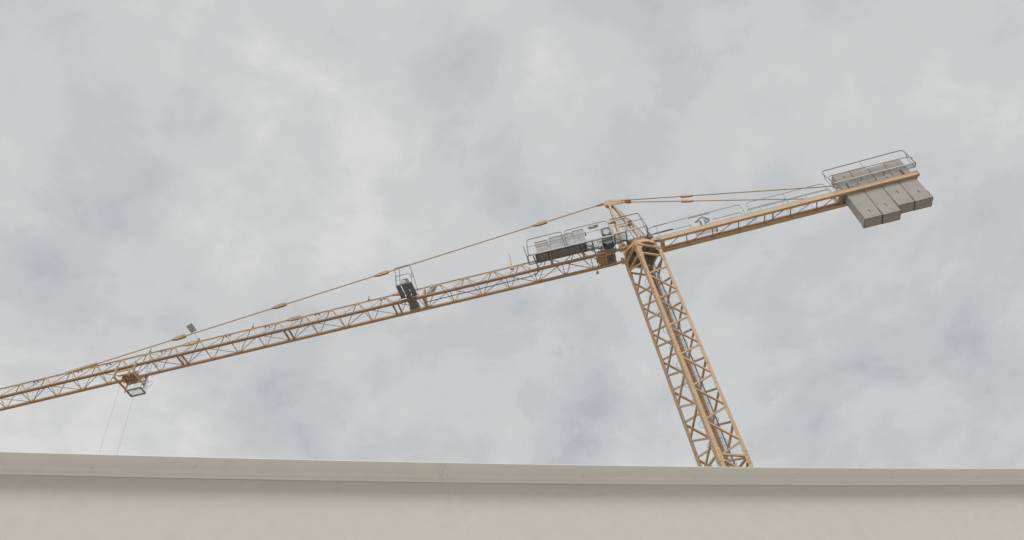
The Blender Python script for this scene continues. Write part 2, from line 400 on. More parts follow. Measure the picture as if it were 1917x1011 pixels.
for sx in (-1, 1):
    for sy in (-1, 1):
        b = B(); y = .49*sy; b.beam((.70*sx, y, .07), (1.16*sx, y, .06), .20, .24); b.cyl((1.13*sx, y-.15, .06), (1.13*sx, y+.15, .06), .07, 10)
        b.box(min(1.06*sx, 1.2*sx), max(1.06*sx, 1.2*sx), y-.13, y+.13, -.10, .20)
        b.obj('pivot_lug', 'yellow', tt_o)

# ---- tower head (A frame) with the tie rods
ah = B()
for y in (-.13, .13):
    poly = [(-1.10, y, 4.83), (-1.03, y, 5.07), (-.60, y, 5.05), (-.50, y, 4.93), (-.57, y, 4.53), (-.80, y, 4.46)]
    ah.slab([(a, b_-.012, c) for a, b_, c in poly], (0, .024, 0))
ah.box(-.98, -.62, -.118, .118, 4.58, 4.98)
ah_o = ah.obj('tower_head', 'yellow', crane, UP)
for sy in (-1, 1):
    bar('front_leg', (-.80, .06*sy, 4.62), (-.87, .40*sy, .40), .15, 'yellow', ah_o, .15, 'square')
    bar('rear_leg', (-.62, .06*sy, 4.64), (.57, .45*sy, .40), .11, 'yellow', ah_o, .11, 'square')
    b = B(); b.beam((-.72, .12*sy, 4.93), (.05, .10*sy, 4.77), .05, .19); b.cyl((.02, .05*sy, 4.78), (.02, .16*sy, 4.78), .05, 8); b.cyl((-.66, .06*sy, 4.92), (-.66, .18*sy, 4.92), .045, 8)
    b.obj('tie_plate', 'yellow', ah_o)
for (a, b_) in (((-.80, -.2, 2.95), (-.12, -.2, 2.95)), ((-.82, -.22, 2.25), (.06, -.24, 2.25)), ((-.16, -.2, 2.95), (-.28, -.2, 2.05)), ((-.83, -.25, 1.6), (-.83, .25, 1.6)), ((-.81, -.17, 3.1), (-.81, .17, 3.1)), ((.1, -.27, 2.25), (.1, .27, 2.25))):
    bar('cross_piece', a, b_, .07, 'yellow', ah_o, .07, 'square')
bar('strut', (-1.27, -.35, 2.62), (-1.02, -.10, .30), .10, 'yellow', ah_o, .10, 'square')
b = B(); b.box(-1.34, -1.05, -.43, -.29, 2.58, 2.72); b.cyl((-1.1, -.36, 2.65), (-.84, -.36, 2.65), .09, 8); b.obj('limit_switch', 'yellow', ah_o)
al = B()
for sgn in (-1, 1): al.cyl((-.1+.14*sgn, .05, .4), (-.62+.14*sgn, .05, 3.9), .018, 6)
for i in range(12):
    t = i/12; al.cyl((-.24-.52*t, .05, .4+3.5*t), (.04-.52*t, .05, .4+3.5*t), .011, 5)
al.obj('head_ladder', 'galv', ah_o)
def coupling(parent, p, d, L_=.95, h=.19, name='coupling'):
    d = Vector(d).normalized(); p = Vector(p); x, y = basis(d)
    b = B(); P = [(-.5, .03), (-.12, .5), (.42, .5), (.5, .25), (.5, -.25), (.42, -.5), (-.12, -.5), (-.5, -.03)]
    for s_ in (-.05, .05):
        b.slab([p + d*(a*L_) + y*(c*h) + x*(s_-.011) for a, c in P], x*.022)
    b.cyl(p-x*.09+d*(.05*L_), p+x*.09+d*(.05*L_), .035, 8); b.cyl(p-x*.09+d*(.36*L_), p+x*.09+d*(.36*L_), .03, 8)
    b.beam(p-d*(.04*L_)-y*(h*.62), p+d*(.1*L_)-y*(h*.62), .05, .05)
    return b.obj(name, 'yellow', parent)
for sy in (-1, 1):
    p0, p1 = Vector((.02, .075*sy, 4.77)), Vector((11.7, .46*sy, .74))
    o = B().cyl(p0, p1, .032, 8).obj('counter_jib_tie', 'yellow', crane, UP)
    d = p1-p0; coupling(o, p0 + d*(3.77-.02)/(11.68), -d, .75, .17)
    coupling(o, p0 + d*.028, d, .45, .13)
    b = B(); b.slab([(11.5, .46*sy-.015, .27), (11.62, .46*sy-.015, .80), (11.74, .46*sy-.015, .80), (11.85, .46*sy-.015, .27)], (0, .03, 0)); b.obj('tie_lug', 'yellow', o)
p0, p1 = Vector((-1.07, 0, 5.00)), Vector((-35.6, 0, 2.085))
jt = B().cyl(p0, p1, .040, 8).obj('jib_tie', 'yellow', crane, UP)
d = p1-p0
for u in (-5.28, -15.61, -22.26, -28.75): coupling(jt, p0 + d*((u-p0.x)/d.x), -d, .95, .25)
coupling(jt, p0+d*.008, -d, .5, .14)
b = B(); x, y = basis(d)
for s_ in (-.06, .06): b.beam(Vector((-34.0, s_, 2.235)), Vector((-36.05, s_, 2.06)), .022, .17)
b.slab([(-36.5, -.015, 2.06), (-35.9, -.015, 2.20), (-35.55, -.015, 2.18), (-35.4, -.015, 2.02)], (0, .03, 0)); b.cyl((-35.8, -.09, 2.1), (-35.8, .09, 2.1), .05, 8)
b.obj('tie_anchor', 'yellow', jt)

# ---- jib
PW = 1.6835; NX = lambda k: -6.23 - PW*k + 1            # node k in the jib frame
CH, HT = .50, 1.265
K1 = 25
jib = B()
for k in range(-2, K1+1):
    for y in (-CH, CH):                                 # small gusset under every node
        s_ = 1 if y > 0 else -1
        jib.box(NX(k)-.16, NX(k)+.16, y-s_*.075-.006, y-s_*.075+.006, -.02, .13)
for k in range(-1, K1+1):
    jib.box(NX(k)+PW/2-.17, NX(k)+PW/2+.17, -.012, .012, HT-.15, HT-.03)
jib_o = jib.obj('jib', 'yellow', crane, JLOC, JROT)
XE = NX(K1)-.05
for y, m in ((-CH, 'rail'), (CH, 'yellow')):  # near chord takes the brown copy that carries its underside shade
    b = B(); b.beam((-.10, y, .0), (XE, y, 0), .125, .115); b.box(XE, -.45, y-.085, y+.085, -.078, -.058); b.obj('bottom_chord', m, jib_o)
B().cyl((-1.95, 0, HT), (XE+PW*.5, 0, HT), .046, 10).obj('top_chord', 'yellow', jib_o, smooth=True)
for k in range(-1, K1+1):
    ax = NX(k)+PW/2
    for y in (-CH, CH):
        for kk in (k, k-1):
            e = .09 if kk == k else -.09
            bar('lattice_diagonal', (ax-e*.9, y*.03, HT-.03), (NX(kk)+e, y*.96, .05), .054, 'yellow', jib_o)
    # thin rope hangers between the apexes
for k in range(6, K1):
    bar('rope_hanger', (NX(k)+.02, .0, HT), (NX(k)+.02, CH*.93, .03), .014, 'yellow', jib_o, n=5)
    bar('rope_hanger', (NX(k)-.02, -.0, HT), (NX(k)-.05, -CH*.9, .05), .014, 'yellow', jib_o, n=5)
for k in range(-2, K1+1):
    w = .05
    if k in (5, 9, 13):
        for dx in (-.15, .15): bar('joint_strut', (NX(k)+dx, -CH+.06, 0), (NX(k)+dx, CH-.06, 0), .085, 'rail', jib_o, .085, 'square')
        b = B()
        for y in (-CH, CH): b.box(NX(k)-.13, NX(k)+.13, y-.088, y+.088, -.05, .082); b.cyl((NX(k), y-.12, 0), (NX(k), y+.12, 0), .035, 8)
        b.obj('chord_joint', 'yellow', jib_o)
        coupling(jib_o, (NX(k)+.18, 0, HT), (1, 0, .0), .95, .24, 'top_joint')
    else: bar('cross_strut', (NX(k)-.04, -CH+.06, -.01), (NX(k)-.04, CH-.06, -.01), .048, 'yellow', jib_o)
    if k < K1:                                          # bottom zigzag: far end on odd nodes outside, even nodes inside
        far = (lambda q: q % 2 == 1) if k >= 5 else (lambda q: q % 2 == 0)
        ya, yb = (CH-.06, -CH+.06) if far(k) else (-CH+.06, CH-.06)
        bar('bottom_diagonal', (NX(k)-.12, ya, .012), (NX(k+1)+.12, yb, .012), .050, 'yellow', jib_o)
for y, z, r in ((-.12, 1.02, .007), (.14, .98, .007), (.05, .30, .007), (.22, .22, .007)):
    B().cyl((-1.6, y, z), (XE, y, z), r, 5).obj('trolley_rope', 'rope', jib_o)
for u in (-38.0, -33.2, -25.4, -22.9, -19.7, -15.6, -35.1, -29.6):      # small rope rollers under the top chord
    b = B()
    for dx in (-.14, .12): b.cyl((u+1+dx, -.09, HT-.13), (u+1+dx, .09, HT-.13), .035, 8)
    b.box(u+.86, u+1.14, -.01, .01, HT-.12, HT-.03); b.obj('rope_roller', 'grey', jib_o)
for u in (-16.47, -23.86, -30.54):
    b = B(); b.cyl((u+1, 0, HT), (u+1.02, 0, HT+.4), .022, 6); b.cyl((u+1, 0, HT+.02), (u+1.01, 0, HT+.17), .06, 8); b.box(u+.95, u+1.18, -.03, .03, HT+.01, HT+.06)
    b.obj('lifeline_post', 'dark', jib_o)
b = B(); b.beam((-6.56, 0, HT-.18), (-6.60, -.02, HT+1.22), .075, .075); b.box(-6.66, -6.46, -.09, .09, HT-.2, HT-.05); b.obj('marker_post', 'yellow', jib_o)
b = B()                                                 # upright frame beside the trolley winch
b.beam((-11.95, 0, HT), (-11.95, -.42, .05), .10, .15); b.beam((-11.95, 0, HT-.1), (-11.95, .46, .05), .09, .09); b.beam((-11.95, -.42, .02), (-11.95, .45, .02), .16, .10)
b.obj('winch_frame', 'yellow', jib_o)
b = B(); b.slab([(-11.75, -.1, .95), (-11.2, -.1, 1.17), (-11.28, -.1, 1.02), (-11.62, -.1, .62), (-11.8, -.1, .6)], (0, .2, 0)); b.obj('sheave_guard', 'cream', jib_o)
b = B(); b.cyl((-11.5, -.14, 1.12), (-11.5, .14, 1.12), .14, 12); b.obj('rope_sheave', 'galv', jib_o)
# cable tray below the jib floor
B().tube([(-11.9, -.02, -.03), (-5.5, -.10, -.03), (-5.1, -.16, .05), (-5.05, -.3, .35)], .028, 6).obj('cable_tube', 'dark', jib_o)
# foot section of the jib: boxed plates
ft = B()
ft.box(-1.42, -.50, -.44, .44, -.05, -.02)
ft.box(-1.62, -1.42, -.34, .12, -.04, -.015)
for x in (-1.43, -.50): ft.box(x-.02, x+.02, -.44, .44, -.019, .40)
for y in (-.40, .40): ft.box(-1.40, -.53, y-.015, y+.015, -.019, .40)
ft_o = ft.obj('jib_foot', 'orange', crane, JLOC, JROT)
b = B(); b.box(-1.02, -.62, -.30, .28, -.065, -.052); b.obj('inspection_opening', 'dark', ft_o)
b = B(); b.beam((-1.05, -.33, -.075), (-1.05, .40, -.075), .05, .03); b.beam((-1.42, -.38, -.075), (-.5, -.38, -.075), .06, .04); b.beam((-1.42, .40, -.075), (-.5, .40, -.075), .06, .04); b.obj('stiffener', 'yellow', ft_o)
b = B(); b.tube([(-.95, -.2, -.09), (-.9, -.05, -.13), (-.78, .05, -.10), (-.7, .2, -.12)], .03, 6); b.cyl((-.75, -.25, -.10), (-.68, -.05, -.10), .055, 8); b.obj('hydraulic_hose', 'dark', ft_o)
for x, y, l in ((-1.70, CH, .42), (-1.66, -CH, .24)):
    b = B(); b.beam((x, y, .02), (x-.02, y, -l), .075, .075); b.box(x-.09, x+.05, y-.055, y+.055, -l-.05, -l+.06); b.obj('trolley_buffer', 'yellow', jib_o)
bar('foot_brace', (-1.66, CH, .0), (-1.36, -.02, .0), .09, 'yellow', jib_o)
bar('foot_brace', (-1.52, 0, HT-.02), (-.6, 0, .35), .08, 'yellow', jib_o)
for sy in (-1, 1): bar('foot_brace', (-1.95, 0, HT), (-.7, .4*sy, .38), .07, 'yellow', jib_o)

# ---- machinery platform on the near side of the jib (jib frame, h measured from the jib floor)
DK, VN, VI = .55, -1.18, -.50
mp = B()
mp.box(-5.50, -.30, VN, VN+.05, DK, DK+.11)                   # near toe board
mp.box(-5.50, -.30, VI-.06, VI, DK-.08, DK+.04)
for x in (-5.47, -4.98, -3.3, -1.62, -.33): mp.box(x-.03, x+.03, VN+.051, VI-.051, DK-.03, DK+.05)
mp_o = mp.obj('machinery_platform', 'galv', crane, JLOC, JROT)
b = B(); b.box(-4.95, -2.55, VN+.06, VI-.06, DK+.052, DK+.07); b.obj('deck_plate', 'grey', mp_o)
b = B()
for i in range(26):
    x = -2.5 + i*.085; b.box(x-.006, x+.006, VN+.06, VI-.06, DK+.02, DK+.05)
for i in range(7):
    y = VN+.1+i*.085; b.box(-2.52, -.37, y-.005, y+.005, DK+.024, DK+.046)
b.obj('deck_grating', 'galv', mp_o)
b = B(); b.box(-4.90, -4.25, VN+.10, VI-.10, DK-.06, DK+.049); b.box(-4.10, -2.40, VN+.12, VI-.08, DK-.05, DK+.049); b.box(-4.25, -4.10, VN+.3, VI-.2, DK-.03, DK+.03); b.obj('cable_duct', 'cable_grey', mp_o)
for x in (-4.15, -2.25):
    b = B(); b.slab([(x-.09, -.47, .06), (x+.09, -.47, .06), (x+.06, -.47, DK-.03), (x-.06, -.47, DK-.03)], (0, -.03, 0)); b.beam((x, -.5, DK-.06), (x, VN+.1, DK-.06), .08, .05); b.obj('bracket', 'yellow', mp_o)
b = B(); b.beam((-5.12, VN+.08, DK), (-4.99, -.56, .12), .06, .06); b.beam((-4.99, -.56, .12), (-4.97, -.50, -.22), .06, .06); b.beam((-5.0, -.5, -.2), (-5.25, -.1, -.05), .04, .04); b.obj('hanger', 'dark', mp_o)
b = B(); b.beam((-1.62, VN+.08, DK), (-1.6, -.6, .1), .06, .06); b.beam((-1.6, -.6, .1), (-1.6, -.52, -.05), .05, .05); b.obj('hanger', 'dark', mp_o)
# cabinets
VC = -1.10
def cabinet(x0, x1, top, d=.50, m='cabinet', lid=True):
    b = B(); b.box(x0, x1, VC, VC+d, DK+.075, DK+top); o = b.obj('cabinet', m, mp_o, bevel=.012)
    if lid:
        l_ = B(); l_.box(x0-.015, x1+.015, VC-.02, VC+d+.015, DK+top+.001, DK+top+.03); l_.obj('lid', m, o)
        xm = (x0+x1)/2
        for xa, xb in ((x0+.03, xm-.008), (xm+.008, x1-.03)):
            q = B(); q.box(xa, xb, VC-.014, VC-.0015, DK+.14, DK+top-.04); q.obj('door', m, o, bevel=.004)
        h_ = B(); h_.box(xm-.06, xm-.03, VC-.034, VC-.015, DK+.5, DK+.64); h_.obj('handle', 'dark', o)
    return o
cabinet(-4.03, -2.66, 1.16); cabinet(-2.60, -1.95, 1.26)
cu = cabinet(-3.02, -2.72, 1.28, .3, 'cream', False)
rb = cabinet(-4.88, -4.15, 1.06, .5, 'cream', False)
q = B(); q.box(-4.90, -4.13, VC-.02, VC+.52, DK+1.062, DK+1.085); q.obj('lid', 'grey', rb)
for r_ in range(2):
    for c_ in range(5):
        x = -4.80 + c_*.135; z = DK + (.16 if r_ == 0 else .60)
        q = B(); q.box(x, x+.075, VC-.006, VC-.001, z, z+.34); q.obj('louvre', 'slot', rb)
b = B(); b.box(-4.10, -4.05, VC+.02, VC+.3, DK+.08, DK+.70); b.box(-4.06, -4.035, VC-.03, VC+.0, DK+.1, DK+.62); b.obj('cable_gland', 'slot', mp_o)
b = B(); b.cyl((-1.90, VC+.15, DK+.95), (-1.84, VC+.15, DK+.95), .13, 10); b.obj('fan', 'dark', mp_o)
# hoist winch: blue motor, dark drum
mo = B(); mo.box(-.95, -.40, -1.08, -.58, DK+.30, DK+1.00)
mo_o = mo.obj('hoist_motor', 'blue', mp_o, bevel=.07)
b = B(); b.cyl((-.69, -1.081, DK+.46), (-.69, -1.15, DK+.45), .25, 20); b.obj('motor_cowl', 'dark', mo_o)
b = B(); b.cyl((-.69, -1.151, DK+.45), (-.69, -1.185, DK+.445), .195, 20); b.obj('fan_cover', 'white', mo_o)
b = B(); b.box(-.75, -.62, -1.0, -.75, DK+1.001, DK+1.05); b.obj('terminal_box', 'blue', mo_o)
b = B()
b.cyl((-.72, -1.02, .46), (-.72, -.98, .46), .31, 22); b.cyl((-.72, -.58, .46), (-.72, -.54, .46), .33, 22); b.cyl((-.72, -.98, .46), (-.72, -.58, .46), .22, 22)
b.box(-1.05, -.40, -1.0, -.5, DK+.10, DK+.33)
b.obj('winch_drum', 'dark', mp_o)
b = B(); b.box(-1.06, -.38, -.66, -.40, .02, .045); b.beam((-1.04, -.6, .04), (-1.04, -.6, DK), .05, .05); b.beam((-.40, -.6, .04), (-.40, -.6, DK), .05, .05); b.obj('winch_tray', 'cabinet', mp_o)
b = B()
for i in range(34):
    a = random.uniform(0, 6.28); x = random.uniform(-2.3, -.5); y = random.uniform(-1.05, -.55); z = DK+random.uniform(-.14, .0)
    b.beam((x, y, z), (x+.22*math.cos(a), y+.16*math.sin(a), z+random.uniform(-.1, .1)), .035, .03)
b.obj('winch_linkage', 'dark', mp_o)
# handrails
def rail(parent, pts, r=.025, m='galv', rc=.2, name='handrail'):
    return B().tube(rounded(pts, rc), r*1.25, 6).obj(name, m, parent)
hz = DK+1.40
rail(mp_o, [(-5.36, VN-.01, DK+.02), (-5.33, VN-.01, hz), (-3.22, VN-.01, hz), (-3.16, VN-.01, DK+.1)])
rail(mp_o, [(-3.02, VN-.01, DK+.1), (-3.05, VN-.01, hz), (-1.45, VN-.01, hz+.02), (-.48, VN-.01, hz), (-.42, VN-.01, DK+.1)])
rail(mp_o, [(-5.33, VN-.01, DK+.74), (-.45, VN-.01, DK+.76)], .010)
rail(mp_o, [(-5.49, VN-.02, DK-.02), (-5.58, VN-.02, DK+.92)], .028)
rail(mp_o, [(-5.46, VI, DK+.02), (-5.43, VI, DK+.95), (-5.36, VN, DK+.98)], .016)
fl = B(); fl.box(-1.63, -1.04, VN-.12, VN+.10, DK+1.13, DK+1.24); fl_o = fl.obj('floodlight', 'white', mp_o, bevel=.02)
b = B(); b.box(-1.58, -1.30, VN-.10, VN+.04, DK+1.05, DK+1.125); b.obj('ballast_gear', 'cream', fl_o)
b = B()
for x in (-1.6, -1.08): b.beam((x, VN-.01, DK+1.22), (x, VN-.01, hz+.02), .03, .02)
b.beam((-1.62, VN-.01, hz+.02), (-.6, VN-.01, hz+.02), .05, .05); b.obj('lamp_bracket', 'galv', fl_o)
B().beam((-1.3, VN, DK+1.06), (-.95, VN+.1, DK+.7), .018, .018).obj('lamp_stay', 'galv', fl_o)

# ---- access platform round the tower head (crane frame)
sp = B(); SV, SI, SW = -1.31, -.60, .50
sp.box(-1.32, .63, SV, SV+.05, SW, SW+.09); sp.box(-1.32, .63, SI-.05, SI, SW-.05, SW+.02)
for x in (-1.30, -.62, .61): sp.box(x-.035, x+.035, SV+.051, SI-.051, SW-.05, SW+.03)
sp_o = sp.obj('access_platform', 'galv', crane, UP)
b = B()
for i in range(8): y = SV+.09+i*.08; b.box(-1.26, -.66, y-.008, y+.008, SW+.0, SW+.025)
b.obj('deck_grating', 'dark', sp_o)
b = B(); b.tube([(-1.25, SI, SW-.06), (-1.0, SI-.1, SW-.16), (-.8, SI-.2, SW-.12), (-.55, SI, SW-.1)], .035, 6); b.tube([(-1.28, SV+.3, SW-.06), (-.95, SV+.5, SW-.14), (-.62, SI, SW-.1)], .025, 6); b.obj('cable_loop', 'dark', sp_o)
rail(sp_o, [(-1.30, SV-.02, 1.80), (.42, SV-.02, 1.77), (.58, SV-.02, SW+.02)])
rail(sp_o, [(.58, SV-.02, 1.15), (.44, SV-.02, 1.17), (-1.28, SV-.02, 1.17)], .016)
rail(sp_o, [(-.55, SV-.02, SW+.05), (-.66, SV-.02, 1.18), (-.82, SV-.02, 1.78)], .022)
rail(sp_o, [(.42, SV-.02, 1.77), (.60, SI, 1.55), (.62, SI, SW-.02)], .018)
rail(sp_o, [(.42, SV-.02, 1.75), (.46, SV-.02, SW+.05)], .016)
for x in (-.2, .2): rail(sp_o, [(x, SI-.1, SW), (x-.35, SI-.05, 1.9)], .022)
b = B(); b.box(.58, .86, -.62, -.42, .25, .52); b.cyl((.7, -.56, .5), (.7, -.56, .75), .05, 8); b.obj('slewing_brake', 'dark', sp_o)
for (x, y, z, r_) in ((-.18, -.30, 2.1, .10), (-.14, -.32, 2.35, .08)):
    B().cyl((x, y, z), (x+.2, y, z+.06), r_, 10).obj('sheave_motor', 'dark', ah_o)

# ---- counter-jib
def ibeam(b, x0, x1, y, z0, z1, fw, tf, tw, side):
    b.box(x0, x1, y-fw/2, y+fw/2, z0, z0+tf); b.box(x0, x1, y-fw/2, y+fw/2, z1-tf, z1)
    yw = y + side; b.box(x0, x1, yw-tw/2, yw+tw/2, z0+tf, z1-tf)
CB0, CB1 = -.06, .27
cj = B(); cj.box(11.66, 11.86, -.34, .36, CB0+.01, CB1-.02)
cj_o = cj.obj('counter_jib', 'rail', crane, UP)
B().box(1.20, 1.42, -.34, .36, CB0+.02, CB0+.2).obj('front_frame', 'yellow', cj_o)
b = B(); ibeam(b, 1.12, 16.1, -.43, CB0, CB1, .17, .022, .05, -.055); b.obj('side_beam', 'yellow', cj_o)
b = B(); ibeam(b, 1.12, 12.4, .45, CB0, CB1, .19, .022, .03, .07); b.obj('side_beam', 'yellow', cj_o)
b = B(); ibeam(b, 12.4, 16.1, .45, CB0, CB1, .19, .022, .03, .07); b.obj('side_beam', 'yellow', cj_o)
b = B(); b.box(16.101, 16.13, -.54, -.33, CB0-.03, CB1+.02); b.obj('end_plate', 'yellow', cj_o)
b = B(); b.box(16.101, 16.13, .34, .56, CB0-.03, CB1+.02); b.obj('end_plate', 'yellow', cj_o)
b = B(); b.box(16.0, 16.09, -.33, .34, CB0+.05, CB1-.03); b.obj('end_beam', 'yellow', cj_o)
x = 2.71
while x < 11.5:
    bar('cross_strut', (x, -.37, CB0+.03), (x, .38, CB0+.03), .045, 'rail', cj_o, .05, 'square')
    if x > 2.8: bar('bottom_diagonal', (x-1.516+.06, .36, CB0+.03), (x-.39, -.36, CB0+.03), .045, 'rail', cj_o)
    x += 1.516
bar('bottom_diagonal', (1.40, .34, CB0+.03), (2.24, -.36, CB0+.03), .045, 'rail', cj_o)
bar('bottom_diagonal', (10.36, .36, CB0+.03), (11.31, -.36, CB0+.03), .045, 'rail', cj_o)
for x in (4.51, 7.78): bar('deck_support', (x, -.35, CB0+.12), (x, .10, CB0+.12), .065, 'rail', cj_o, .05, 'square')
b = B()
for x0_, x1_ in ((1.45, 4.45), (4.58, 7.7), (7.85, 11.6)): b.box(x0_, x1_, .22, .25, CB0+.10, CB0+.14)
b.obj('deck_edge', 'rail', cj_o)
# far handrails: a tall run and a lower run, two frames each
RV = .47
for x0_, x1_, zt, r_ in ((1.42, 6.62, 2.30, .020), (6.95, 11.66, 2.29, .020)):
    rail(cj_o, [(x0_+.05, RV, CB1-.02), (x0_, RV, zt), (x1_, RV, zt), (x1_+.02, RV, CB1-.02)], r_, rc=.3)
for x0_, x1_, zt in ((1.05, 6.48, 1.66), (6.82, 11.80, 1.76)):
    rail(cj_o, [(x0_+.05, RV+.06, CB1-.02), (x0_, RV+.06, zt), (x1_, RV+.06, zt), (x1_+.03, RV+.06, CB1-.02)], .020, rc=.2)
rail(cj_o, [(6.95, RV+.06, 1.66), (11.7, RV+.06, 1.67)], .010)
for x in (7.6, 8.95, 10.35): rail(cj_o, [(x, RV+.06, CB1), (x, RV+.06, 1.76)], .014)
rail(cj_o, [(9.20, RV, CB1), (9.22, RV, 2.29)], .018)
rail(cj_o, [(.98, RV, 2.2), (.95, RV, 1.72), (1.25, RV, 1.68), (2.2, RV, 1.70)], .018); rail(cj_o, [(.98, RV, 2.2), (1.42, RV, 2.3)], .018)
rail(cj_o, [(1.2, RV+.03, 1.67), (2.35, RV+.03, 1.68)], .032); rail(cj_o, [(1.3, RV+.03, 2.31), (2.15, RV+.03, 2.32)], .030)
# ballast platform on the near side
bp = B(); PV, PI, PW_ = -.83, -.49, .58
bp.box(11.48, 16.22, PV, PV+.035, PW_, PW_+.07); bp.box(11.48, 16.22, PI-.03, PI, PW_-.02, PW_+.03)
for x in (11.5, 13.1, 14.4, 16.2): bp.box(x-.02, x+.02, PV+.036, PI-.031, PW_-.02, PW_+.04)
bp_o = bp.obj('ballast_platform', 'galv', crane, UP)
b = B()
for i in range(116):
    x = 11.53 + i*.04; b.box(x-.003, x+.003, PV+.04, PI-.034, PW_, PW_+.025)
b.obj('deck_grating', 'galv', bp_o)
for x in (12.25, 15.35):
    b = B(); b.beam((x, -.535, CB1-.02), (x, -.535, PW_+.02), .06, .11); b.obj('bracket', 'grey', bp_o)
rail(bp_o, [(11.50, PV, PW_), (11.30, PV, 1.62), (11.38, PV, 1.85), (16.05, PV, 1.93), (16.12, PV, 1.70), (16.16, PV, PW_+.03)], rc=.15)
rail(bp_o, [(11.46, PV+.02, 1.05), (11.52, PV+.02, 1.32), (16.20, PV+.02, 1.24), (16.24, PV+.02, 1.0)], .017, rc=.12)
rail(bp_o, [(13.55, PV, PW_+.03), (13.55, PV, 1.885)], .016)
rail(bp_o, [(16.16, PV, 1.68), (16.2, PI, 1.45), (16.2, PI, PW_)], .018); rail(bp_o, [(11.34, PV, 1.6), (11.42, PI, 1.45), (11.5, PI, PW_)], .016)

# ---- trolley winch on the jib (jib frame, u+1)
tw = B(); a0, a1, dv0, dv1, dh = -13.22, -12.28, -1.63, -.575, .12
tw.box(a0, a0+.27, dv0, dv1, dh, dh+.03); tw.box(a1-.25, a1, dv0, dv1, dh, dh+.03)
tw.box(a0, a1, dv0-.035, dv0-.001, dh-.01, dh+.07); tw.box(a0+.271, a1-.251, dv1-.08, dv1, dh, dh+.04)
tw_o = tw.obj('trolley_winch', 'grey', crane, JLOC, JROT)
b = B(); b.slab([(-12.97, -1.45, dh+.25), (-12.97, -1.45, dh+.58), (-12.88, -1.45, dh+.72), (-12.62, -1.45, dh+.72), (-12.52, -1.45, dh+.58), (-12.52, -1.45, dh+.25)], (0, .5, 0)); b.obj('winch_motor', 'dark', tw_o, bevel=.02)
b = B(); b.cyl((-12.74, -1.666, dh+.14), (-12.74, -1.74, dh+.14), .15, 18); b.cyl((-12.74, -1.74, dh+.14), (-12.74, -1.78, dh+.14), .05, 10); b.obj('motor_cowl', 'white', tw_o)
b = B(); b.cyl((-12.75, -1.58, dh+.08), (-12.72, -1.0, dh+.02), .15, 18); b.cyl((-12.72, -1.0, dh+.0), (-12.70, -.62, dh-.02), .115, 18); b.cyl((-12.71, -.85, dh), (-12.70, -.80, dh), .17, 18); b.obj('gearbox', 'dark', tw_o)
b = B()
b.cyl((-12.66, -.36, .10), (-12.66, .08, .10), .26, 22); b.cyl((-12.66, -.44, .10), (-12.66, -.40, .10), .30, 22); b.cyl((-12.66, .10, .10), (-12.66, .14, .10), .30, 22)
b.obj('rope_drum', 'grey', tw_o)
b = B(); b.box(-12.98, -12.36, .16, .40, -.05, -.01); b.box(-12.95, -12.83, .10, .40, -.01, .16); b.box(-12.48, -12.36, .10, .40, -.01, .16); b.obj('drum_support', 'yellow', tw_o)
rail(tw_o, [(a0+.03, dv0, dh), (a0-.02, dv0, 1.25), (a0-.12, dv0, 1.72), (a1-.12, dv0, 1.74), (a1+.02, dv0, 1.15), (a1, dv0, dh)], rc=.12)
rail(tw_o, [(a0+.04, dv0+.04, dh+.5), (a0-.05, dv0+.04, 1.02), (a1-.15, dv0+.04, 1.03), (a1, dv0+.04, .62)], .018, rc=.12)
rail(tw_o, [(a0+.26, dv0, dh+.05), (a0+.2, dv0, 1.74)], .022)
rail(tw_o, [(a1, dv0, dh), (a1+.03, dv1, dh+.02)], .022); rail(tw_o, [(a1+.02, dv0, 1.15), (a1+.06, dv1+.1, .5)], .014)

